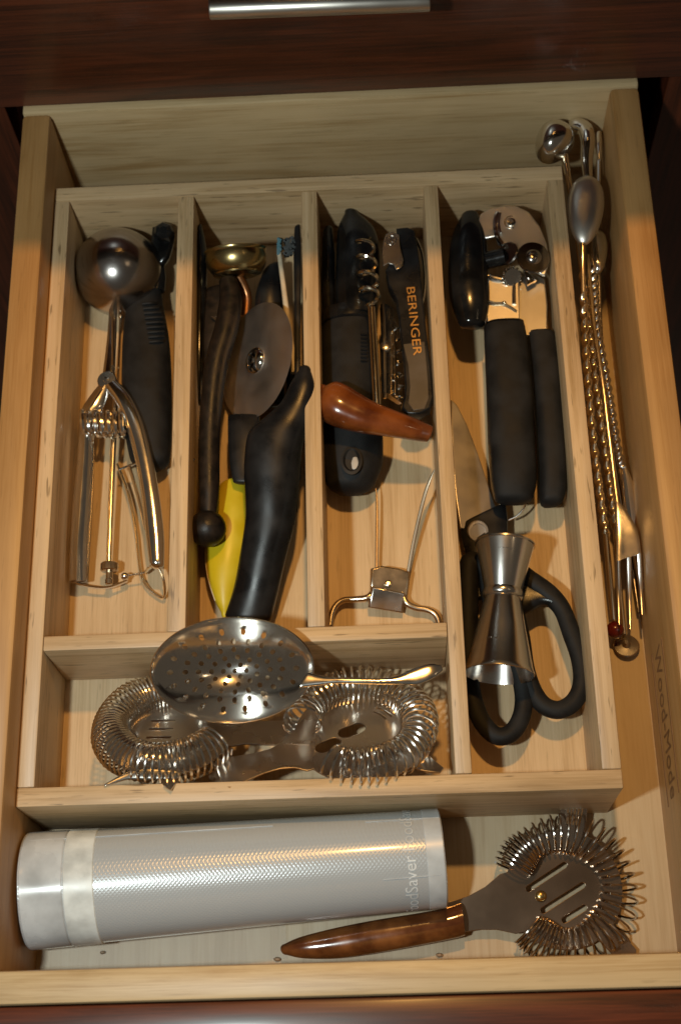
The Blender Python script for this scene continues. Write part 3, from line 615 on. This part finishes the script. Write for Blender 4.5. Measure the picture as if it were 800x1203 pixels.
# ------------------------------------------------------------------ lower compartment: strainers
def hawthorne(root, M, R, rc, wire, turns, arc0, arc1, plate_mat, slots, neck, handle_end, tabs, zc=-.003, spring_seed=1, jitter=.05, Rs=None, warp=0.0, wmat=None):
    Rs = Rs or R
    # local: plate in XY, handle along -X
    ol = []
    a_n = math.asin(neck[0][1]/R)
    n = 72; tabs = sorted(tabs)
    for k in range(n+1):
        a = -PI+a_n+(2*PI-2*a_n)*k/n
        r = R
        for ta, tw, tl in tabs:
            dlt = (a-ta+PI) % (2*PI)-PI
            if abs(dlt) < tw: r = R+tl*min(1, (1-abs(dlt)/tw)*2.2)**.6
        ol.append((r*math.cos(a), r*math.sin(a)))
    for x, w in neck: ol.append((x, w))
    for x, w in reversed(neck): ol.append((x, -w))
    pm = plate([ol]+slots, .0011, M, bevel=.0003, res=1)
    po = link_mesh('plate', pm, plate_mat, root)
    m = MB(M); pts = []; rnd = random.Random(spring_seed)
    N = turns*14
    ph = 0
    for k in range(N+1):
        t = k/N; a = arc0+(arc1-arc0)*(t-warp*math.sin(2*PI*t)/(2*PI)+.004*math.sin(t*37+spring_seed)); b = 2*PI*turns*t
        rr = rc*(1+jitter*math.sin(t*23+spring_seed*2))
        er = Vector((math.cos(a), math.sin(a), 0))
        pts.append(er*(Rs+math.cos(b)*rr)+Vector((0, 0, zc+math.sin(b)*rr)))
    m.tube(pts, wire, 6); m.build('spring', wmat or M_wire, root)
    return po

h1 = thing('cocktail_strainer', 'tightly coiled steel spring strainer at the left of the front compartment', 'strainer', at(190, 870, Z0), group=None)
M1 = frame(at(200, 862, .045), (-1, .05, 0), (0.0, .60, .80))
sl = [capsule(x, y, .016, .0026, 0) for x in (.006,) for y in (-.012, -.004, .004, .012)]
hawthorne(h1, M1, .0385, .0120, .00082, 60, -PI*.84, PI*.84, M_plate, sl, [(-.040, .012), (-.046, .010), (-.060, .011), (-.085, .011), (-.09, .006)], None, [(PI/2+.15, .1, .013), (-PI/2+.1, .1, .013)], zc=.006, spring_seed=3, Rs=.0345)
m = MB(); ta = at(124, 922, .0735); m.loft([(at(213, 905, .069), at(205, 917, .069), .001), (at(170, 902, .071), at(160, 916, .071), .001), (at(146, 909, .072), at(146, 917, .072), .001), (at(124, 921, .0735), at(125, 924, .0735), .001)], ex=3, cap=.001); m.build('tab', M_chrome2, h1)

h2 = thing('cocktail_strainer', 'open-coiled spring strainer with two oval holes, in the front tray compartment', 'strainer', at(420, 870, Z0))
cb_ = math.radians(24)
ez = Vector((.03, .52, .85)); M2 = frame(at(424, 863, .048), (1, .36, -.15), ez)
sl = [circ(-.018, .006, .0001, 3)]
sl = [[(x*1.0, y*1.0) for x, y in capsule(-.0215, -.0015, .0175, .0088, .15)], capsule(-.004, .005, .0185, .0088, .1)]
for k in range(5):
    r_ = .014+k*.0042; o = []
    for j in range(9): a = math.radians(8+j*5); o.append((r_*math.cos(a)+.004, r_*math.sin(a)+.004))
    for j in range(8, -1, -1): a = math.radians(8+j*5); o.append(((r_+.0018)*math.cos(a)+.004, (r_+.0018)*math.sin(a)+.004))
    sl.append(o)
hawthorne(h2, M2, .0395, .0108, .00085, 43, -PI*.78, PI*.88, M_plate, sl, [(-.040, .016), (-.046, .011), (-.054, .0085), (-.064, .0085), (-.076, .0105), (-.086, .012), (-.089, .009)], None, [(-.95, .13, .016)], zc=.0085, spring_seed=5, Rs=.0350)

ju = thing('julep_strainer', 'perforated chrome julep strainer bowl resting on the two spring strainers', 'strainer', at(275, 790, Z0))
jc = at(273, 787, .084); th = math.radians(15)
nj = Vector((.03, -math.sin(th), math.cos(th))); MJ = frame(jc, (1, 0, 0), nj)
kk = mpp(272, 787, .084); RA, RB, DP = 95*kk, .0308, .0205
m = MB(MJ); prof = [(1.0, .0008), (1.012, .0004), (1.012, -.0006), (.985, -.0009)]
outer = [(.98-.0*i, 0) for i in range(1)]
pr = [(1.0, .0012), (1.014, .0006), (1.012, -.0004), (.99, -.0014)]
for i in range(1, 13):
    t = i/12; r = max(.002, 1-t); pr.append((.985*r, -.0014-DP*(1-r**1.85)))
for i in range(12, 0, -1):
    t = i/12; r = max(.002, 1-t); pr.append((.985*r-.008*(r > .01), -.0014-DP*(1-r**1.85)+.0009))
pr.append((.978, -.0002))
m.rings([[Vector((RA*r*math.cos(2*PI*k/72), RB*r*math.sin(2*PI*k/72), z)) for k in range(72)] for r, z in pr], closed=True)
jme = m.mesh('bowl'); jo = link_mesh('bowl', jme, M_julep, ju)
cut = MB(MJ.copy()); holes = [(0, 0)]
for rr_, nn in ((.17, 6), (.34, 11), (.51, 16), (.67, 20), (.83, 18)):
    for k in range(nn): a = 2*PI*(k+.5*(nn % 2))/nn; holes.append((rr_*math.cos(a), rr_*math.sin(a)))
for hx, hy in holes:
    cut.lathe([(.00145, -.030), (.00145, .004)], (hx*RA, hy*RB, 0), (hx*.35, hy*.35, 1), 10)
cme = cut.mesh('cut'); cobj = bpy.data.objects.new('cut', cme); COL.objects.link(cobj); cobj.parent = ju; cme.transform(Matrix.Translation(-wloc(ju)))
md = jo.modifiers.new('holes', 'BOOLEAN'); md.object = cobj; md.operation = 'DIFFERENCE'; md.solver = 'EXACT'
bpy.context.view_layer.update()
dg = bpy.context.evaluated_depsgraph_get(); nm = bpy.data.meshes.new_from_object(jo.evaluated_get(dg))
jo.modifiers.clear(); jo.data = nm; bpy.data.objects.remove(cobj)
nm.materials.clear(); nm.materials.append(M_julep); nm.shade_smooth(); nm.set_sharp_from_angle(angle=math.radians(38))
m = MB(); m.loft(L([(352, 808, 362, 790, .083, .0011), (376, 805, 382, 795, .083, .0012), (400, 803, 402, 796, .083, .0014), (440, 804, 440, 797, .083, .0014), (468, 804, 463, 795, .083, .0012), (490, 804, 484, 786, .083, .0011), (508, 797, 504, 780, .083, .001), (519, 789, 517, 781, .082, .0008)]), ex=2.6, cap=.001); m.build('handle', M_chrome2, ju)

# ------------------------------------------------------------------ right lane: bar spoons and fork
def twist(m, pts, r, pitch, n=16, sub=10):
    # twisted square-ish bar
    P = catmull(pts, sub); V = [Vector(p) for p in P]; L_ = 0; R_ = []; N_ = Vector((0, 0, 1))
    V2 = []
    for i in range(len(V)-1):
        k = max(1, int((V[i+1]-V[i]).length/(pitch/26)))
        for j in range(k): V2.append(V[i].lerp(V[i+1], j/k))
    V2.append(V[-1])
    for i, v in enumerate(V2):
        t = (V2[min(i+1, len(V2)-1)]-V2[max(i-1, 0)]).normalized(); N_ = (N_-t*N_.dot(t)).normalized(); B = t.cross(N_)
        if i: L_ += (v-V2[i-1]).length
        ph = 2*PI*L_/pitch; ring = []
        for k in range(n):
            a = 2*PI*k/n; q = r*(1+.24*math.cos(2*a)); b = a+ph
            ring.append(v+N_*(math.cos(b)*q)+B*(math.sin(b)*q))
        R_.append(ring)
    m.rings(R_)
def spoon_bowl(c, ex, ez, a, b, depth, th=.0009):
    M = frame(c, ex, ez); m = MB(M); pr = []
    for i in range(11):
        t = i/10; pr.append((math.cos(t*PI/2)**.8 if i < 10 else .003, depth*math.sin(t*PI/2)))
    for i in range(10, -1, -1):
        t = i/10; pr.append(((math.cos(t*PI/2)**.8 if i < 10 else .003)*.96, depth*math.sin(t*PI/2)-th))
    m.rings([[Vector((a*r*math.cos(2*PI*k/40)*(1-.10*math.cos(2*PI*k/40)), b*r*math.sin(2*PI*k/40)*(1+.08*math.cos(2*PI*k/40)), z)) for k in range(40)] for r, z in pr], closed=True)
    return m
GS = 'bar spoons lying in the narrow space right of the tray'
s1 = thing('bar_spoon', 'gold-toned twisted bar spoon with the large oval bowl on top, ending in a red ball', 'spoon', at(700, 500, 0), group=GS)
kk = mpp(687, 243, .075)
spoon_bowl(at(687.5, 243, .070), (at(690, 200, .07)-at(685, 290, .07)), (-.08, -.05, 1), 47*kk, 21.5*kk, .006).build('bowl', M_satinsteel, s1)
m = MB(); m.tube(T([(684, 286, .069), (684, 310, .066), (685, 345, .060)]), [.0019, .0016, .0016], 10, 4); twist(m, T([(685, 344, .060), (689, 430, .050), (697, 520, .040), (708, 610, .030), (711, 628, .028)]), .0024, .019); m.tube(T([(711, 626, .028), (715, 670, .022), (720, 728, .014)]), [.0018, .0020, .0019], 10, 4); m.build('stem', M_goldsteel, s1)
m = MB(); m.sphere(at(722, 740, .012), 10.5*mpp(722, 740, .012), 24, 16); m.build('end_ball', M_red, s1)
s2 = thing('bar_spoon', 'twisted bar spoon with a rounded bowl by the back corner of the tray', 'spoon', at(690, 400, 0), group=GS)
kk = mpp(650, 168, .07)
spoon_bowl(at(651, 168, .066), (.5, .9, 0), (-.05, -.1, 1), 27*kk, 22*kk, .018).build('bowl', M_chrome2, s2)
m = MB(); m.tube(T([(662, 178, .066), (668, 215, .062), (676, 270, .056), (683, 320, .050)]), [.003, .0022, .0017, .0016], 10, 5); twist(m, T([(683, 318, .050), (693, 390, .042), (702, 470, .034), (713, 550, .026), (722, 620, .018)]), .0023, .018); m.tube(T([(722, 618, .018), (728, 690, .010), (733, 745, .005)]), .0015, 10, 4); m.build('stem', M_goldsteel, s2)
m = MB(); m.lathe([(.0004, 0), (.0078, .0003), (.0085, .0013), (.0078, .0022), (.0028, .0028), (.0014, .006)], at(735, 760, .0015), (-.05, .25, 1), 32); m.build('end_disc', M_steel, s2)
s3 = thing('bar_spoon', 'silver twisted bar spoon with a hooked tubular neck near the drawer side', 'spoon', at(705, 400, 0), group=GS)
m = MB(); m.tube(T([(669, 150, .058), (676, 148, .064), (686, 152, .066), (690, 166, .066), (689, 190, .062), (692, 230, .056), (696, 290, .050)]), [.0045, .0058, .0058, .0052, .0042, .0030, .0020], 16, 6); m.build('neck', M_chrome, s3)
m = MB(); twist(m, T([(696, 288, .050), (701, 380, .044), (713, 450, .038), (724, 520, .030), (731, 550, .027)]), .0024, .012); m.build('stem', M_chrome2, s3)
m = MB(); m.loft(L([(729, 545, 734, 545, .027, .0016), (730, 570, 744, 568, .024, .0020), (733, 605, 752, 603, .020, .0022), (742, 650, 756, 648, .015, .0018), (750, 690, 757, 690, .012, .001)]), ex=2.4, cap=.002); m.build('bowl', M_chrome, s3)
s4 = thing('bar_spoon', 'bar spoon with a bowl half hidden below the large oval one, against the drawer side', 'spoon', at(705, 300, 0), group=GS)
kk = mpp(702, 290, .05)
spoon_bowl(at(701, 292, .048), (.08, 1, 0), (.35, 0, 1), 32*kk, 12*kk, .006).build('bowl', M_chrome2, s4)
m = MB(); m.tube(T([(703, 318, .046), (707, 420, .036), (721, 540, .022), (738, 640, .010), (750, 720, .006)]), .0014, 10, 5); m.build('stem', M_dullsteel, s4)
m = MB(); m.loft(L([(700, 156, 706, 155, .062, .0012), (699, 170, 707, 170, .062, .0014), (701, 188, 706, 188, .060, .0012)]), cap=.001); m.tube(T([(703, 186, .060), (703, 265, .05)]), .0013, 8); m.build('end_paddle', M_chrome, s4)
fk = thing('cocktail_fork', 'long cocktail fork with three tines lying over the bar spoons', 'fork', at(725, 600, 0))
m = MB(); m.tube(T([(690, 300, .052), (697, 380, .048), (707, 446, .046), (716, 520, .041), (725, 594, .036)]), .0014, 10, 5); m.build('stem', M_goldsteel, fk)
m = MB()
rows = [(722, 592, 727, 590, .036, .0016), (722, 605, 735, 600, .036, .0016), (723, 630, 748, 622, .035, .0014), (723, 660, 753, 650, .033, .0012)]
m.loft(L(rows), ex=3, cap0=.001)
for (a_, b2) in (((725, 656), (727, 734)), ((738, 653), (740, 739)), ((750, 650), (754, 722))):
    m.tube(T([(a_[0], a_[1], .033), ((a_[0]+b2[0])/2, (a_[1]+b2[1])/2, .027), (b2[0], b2[1], .026)]), [.0018, .0015, .0007], 10, 4, flat=.6)
m.build('head', M_steel, fk)

# ------------------------------------------------------------------ front space: film roll and handled strainer
ro = thing('film_roll', 'large roll of grey ribbed bag film with one white band', 'roll', at(280, 1040, 0))
r0, r1 = .0335, .0285
c0 = at(32, 1047, r0); c1 = at(520, 1008, r1); c0.x = max(c0.x, .0022); c0.z = r0+.0005; c1.z = r1+.0005
axr = (c1-c0); Lr = axr.length
def rp(t): return (c0+axr*t, r0+(r1-r0)*t)
def cyl(t0, t1, dr, name, mat, close=True, inner=.6):
    m = MB(); R0 = r0+(r1-r0)*t0+dr; R1 = r0+(r1-r0)*t1+dr
    m.lathe([(R0-.002, t0*Lr), (R0-.0005, t0*Lr+.0001), (R0, t0*Lr+.0006)]+[(R0+(R1-R0)*k/24, (t0+(t1-t0)*k/24)*Lr) for k in range(1, 24)]+[(R1, t1*Lr-.0006), (R1-.0005, t1*Lr-.0001), (R1-.002, t1*Lr)], c0, axr, 96)
    return m.build(name, mat, ro)
cyl(0.0, 1.0, 0, 'film', M_film)
cyl(.004, .105, .0005, 'clear_edge', M_filmsmooth)
cyl(.106, .178, .0006, 'white_band', M_label)
cyl(.955, .998, .0004, 'clear_edge', M_filmsmooth)
# seam line and lettering printed round the film
ez_ = axr.normalized(); ey_ = Vector((0, 1, 0)); ey_ = (ey_-ez_*ey_.dot(ez_)).normalized(); eu_ = ez_.cross(ey_)
if eu_.z < 0: eu_ = -eu_
def onroll(t, ang, dr=0):             # ang 0 = back, 90 = top, 180 = front
    c, r = rp(t); return c+(ey_*math.cos(ang)+eu_*math.sin(ang))*(r+dr)
m = MB()
for a, t0, t1 in ((math.radians(42), .02, .60), (math.radians(46), .82, .995), (math.radians(118), .85, .985)):
    m.tube([onroll(t0+(t1-t0)*k/10, a, .0003) for k in range(11)], .0003, 5)
m.build('seam', M_filmsmooth, ro)
def roll_text(txt, t, a0, width_ang, size_t):
    tm = text_mesh(txt, 1, Matrix.Identity(4), 0.0)
    bm = bmesh.new(); bm.from_mesh(tm); bmesh.ops.subdivide_edges(bm, edges=bm.edges, cuts=1); bm.to_mesh(tm); bm.free()
    xs = [v.co.x for v in tm.vertices]; ys = [v.co.y for v in tm.vertices]; w = max(xs)-min(xs); h = max(ys)-min(ys)
    for v in tm.vertices:
        a = a0-width_ang*((v.co.x-min(xs))/w); tt = t-size_t*((v.co.y-min(ys))/h-.5)
        v.co = onroll(tt, a, .0004)
    return link_mesh('lettering', tm, M_faint, ro, None)
roll_text('FoodSaver', .915, math.radians(178), math.radians(84), .030)
roll_text('FoodSaver', .915, math.radians(88), math.radians(80), .030)
# loose tail of film lying on the drawer bottom in front of the roll
m = MB(); rows = []
for i in range(9):
    t = i/8; rows.append([at(50+285*t, 1108-22*t, .0012+.0006*math.sin(t*9)), at(48+290*t, 1136-10*t, .0016)])
vs_ = [q for r in rows for q in r]+[q-Vector((0, 0, .0006)) for r in rows for q in r]; n_ = len(rows)*2; fs_ = []
for i in range(8):
    a = 2*i; fs_ += [(a, a+1, a+3, a+2), (n_+a+2, n_+a+3, n_+a+1, n_+a), (a, a+2, n_+a+2, n_+a), (a+1, n_+a+1, n_+a+3, a+3)]
fs_ += [(0, n_, n_+1, 1), (16, 17, n_+17, n_+16)]
m.add(vs_, fs_)
M_clear, nt_, b_c, _, _ = new_mat('thin_clear_film'); setp(b_c, Base_Color=(.8, .78, .74, 1), Roughness=.2, Alpha=.07)
m.build('film_tail', M_clear, ro)

h3 = thing('cocktail_strainer', 'spring strainer with glossy brown bakelite handle at the front right of the drawer', 'strainer', at(640, 1050, 0))
zc3 = .0105
ctr = at(662, 1045, zc3); hx = (ctr-at(440, 1102, zc3)); M3 = frame(ctr, hx, (0.02, -.10, 1))
R3 = .0345
sl = [capsule(-.008, .0095, .030, .0040, .32), capsule(-.002, -.0045, .032, .0040, .30), capsule(.002, -.0150, .018, .0040, .28)]
po = hawthorne(h3, M3, R3, .0112, .00072, 40, -PI*.83, PI*.80, M_hplate, sl, [(-.0345, .0175), (-.045, .0125), (-.056, .0098), (-.064, .0092), (-.072, .009)], None, [(PI/2-.42, .21, .0245), (-PI/2+.52, .17, .0215)], zc=.0035, spring_seed=9, jitter=.10, Rs=.0325, warp=.5, wmat=M_darkwire)
m = MB(); m.lathe([(.0034, 0), (.0034, .0006), (.0024, .0016), (.001, .002), (.0001, .002)], at(635, 1053, zc3+.0006), (0, -.1, 1), 18); m.build('screw', M_brass, po)
m = MB(M3); tb_ = []
for k in range(5):
    a = PI/2-.42+(-.09+.045*k); m.tube([(math.cos(a)*(R3+.004), math.sin(a)*(R3+.004), .0009), (math.cos(a)*(R3+.022), math.sin(a)*(R3+.022), .0009)], .0008, 6)
m.build('tab_rib', M_chrome2, po)
m = MB(); m.loft(L([(334, 1109, 337, 1122, .0105, .0025), (352, 1101, 357, 1126, .0110, .0052), (390, 1091, 395, 1126, .0115, .0068), (440, 1081, 446, 1119, .0120, .0078), (490, 1073, 496, 1110, .0122, .0080), (522, 1067, 527, 1104, .0122, .0080), (536, 1063, 541, 1101, .0122, .0078)]), ex=2.1, cap0=.003, cap1=.001, n=28); m.build('handle', M_bake, h3)
m = MB(); m.loft(L([(535, 1063, 540, 1101, .0122, .0080), (541, 1061, 546, 1099, .0122, .0080)]), ex=2.1, sub=3, n=28, cap=.0006); m.build('ferrule', M_bake, h3)

# stray bits on the drawer bottom
def crumb(u, v, s, mat, label):
    m = MB(); c = at(u, v, .0012); rnd = random.Random(u)
    m.rings([[c+Vector((math.cos(2*PI*k/7)*s*r*(1+.3*rnd.random()), math.sin(2*PI*k/7)*s*r*.6*(1+.3*rnd.random()), z)) for k in range(7)] for r, z in ((.8, -.001), (1, 0), (.5, .001))])
    o = m.build('crumb', mat, None); tag(o, label, 'crumb'); return o
crumb(121, 1119, .0016, M_crumb, 'small brown crumb on the clear film below the white band of the roll')
crumb(326, 1127, .0021, M_crumb, 'small brown crumb beside the tip of the brown strainer handle')
crumb(516, 1122, .0019, M_crumb, 'small brown crumb between the brown strainer handle and the drawer front')
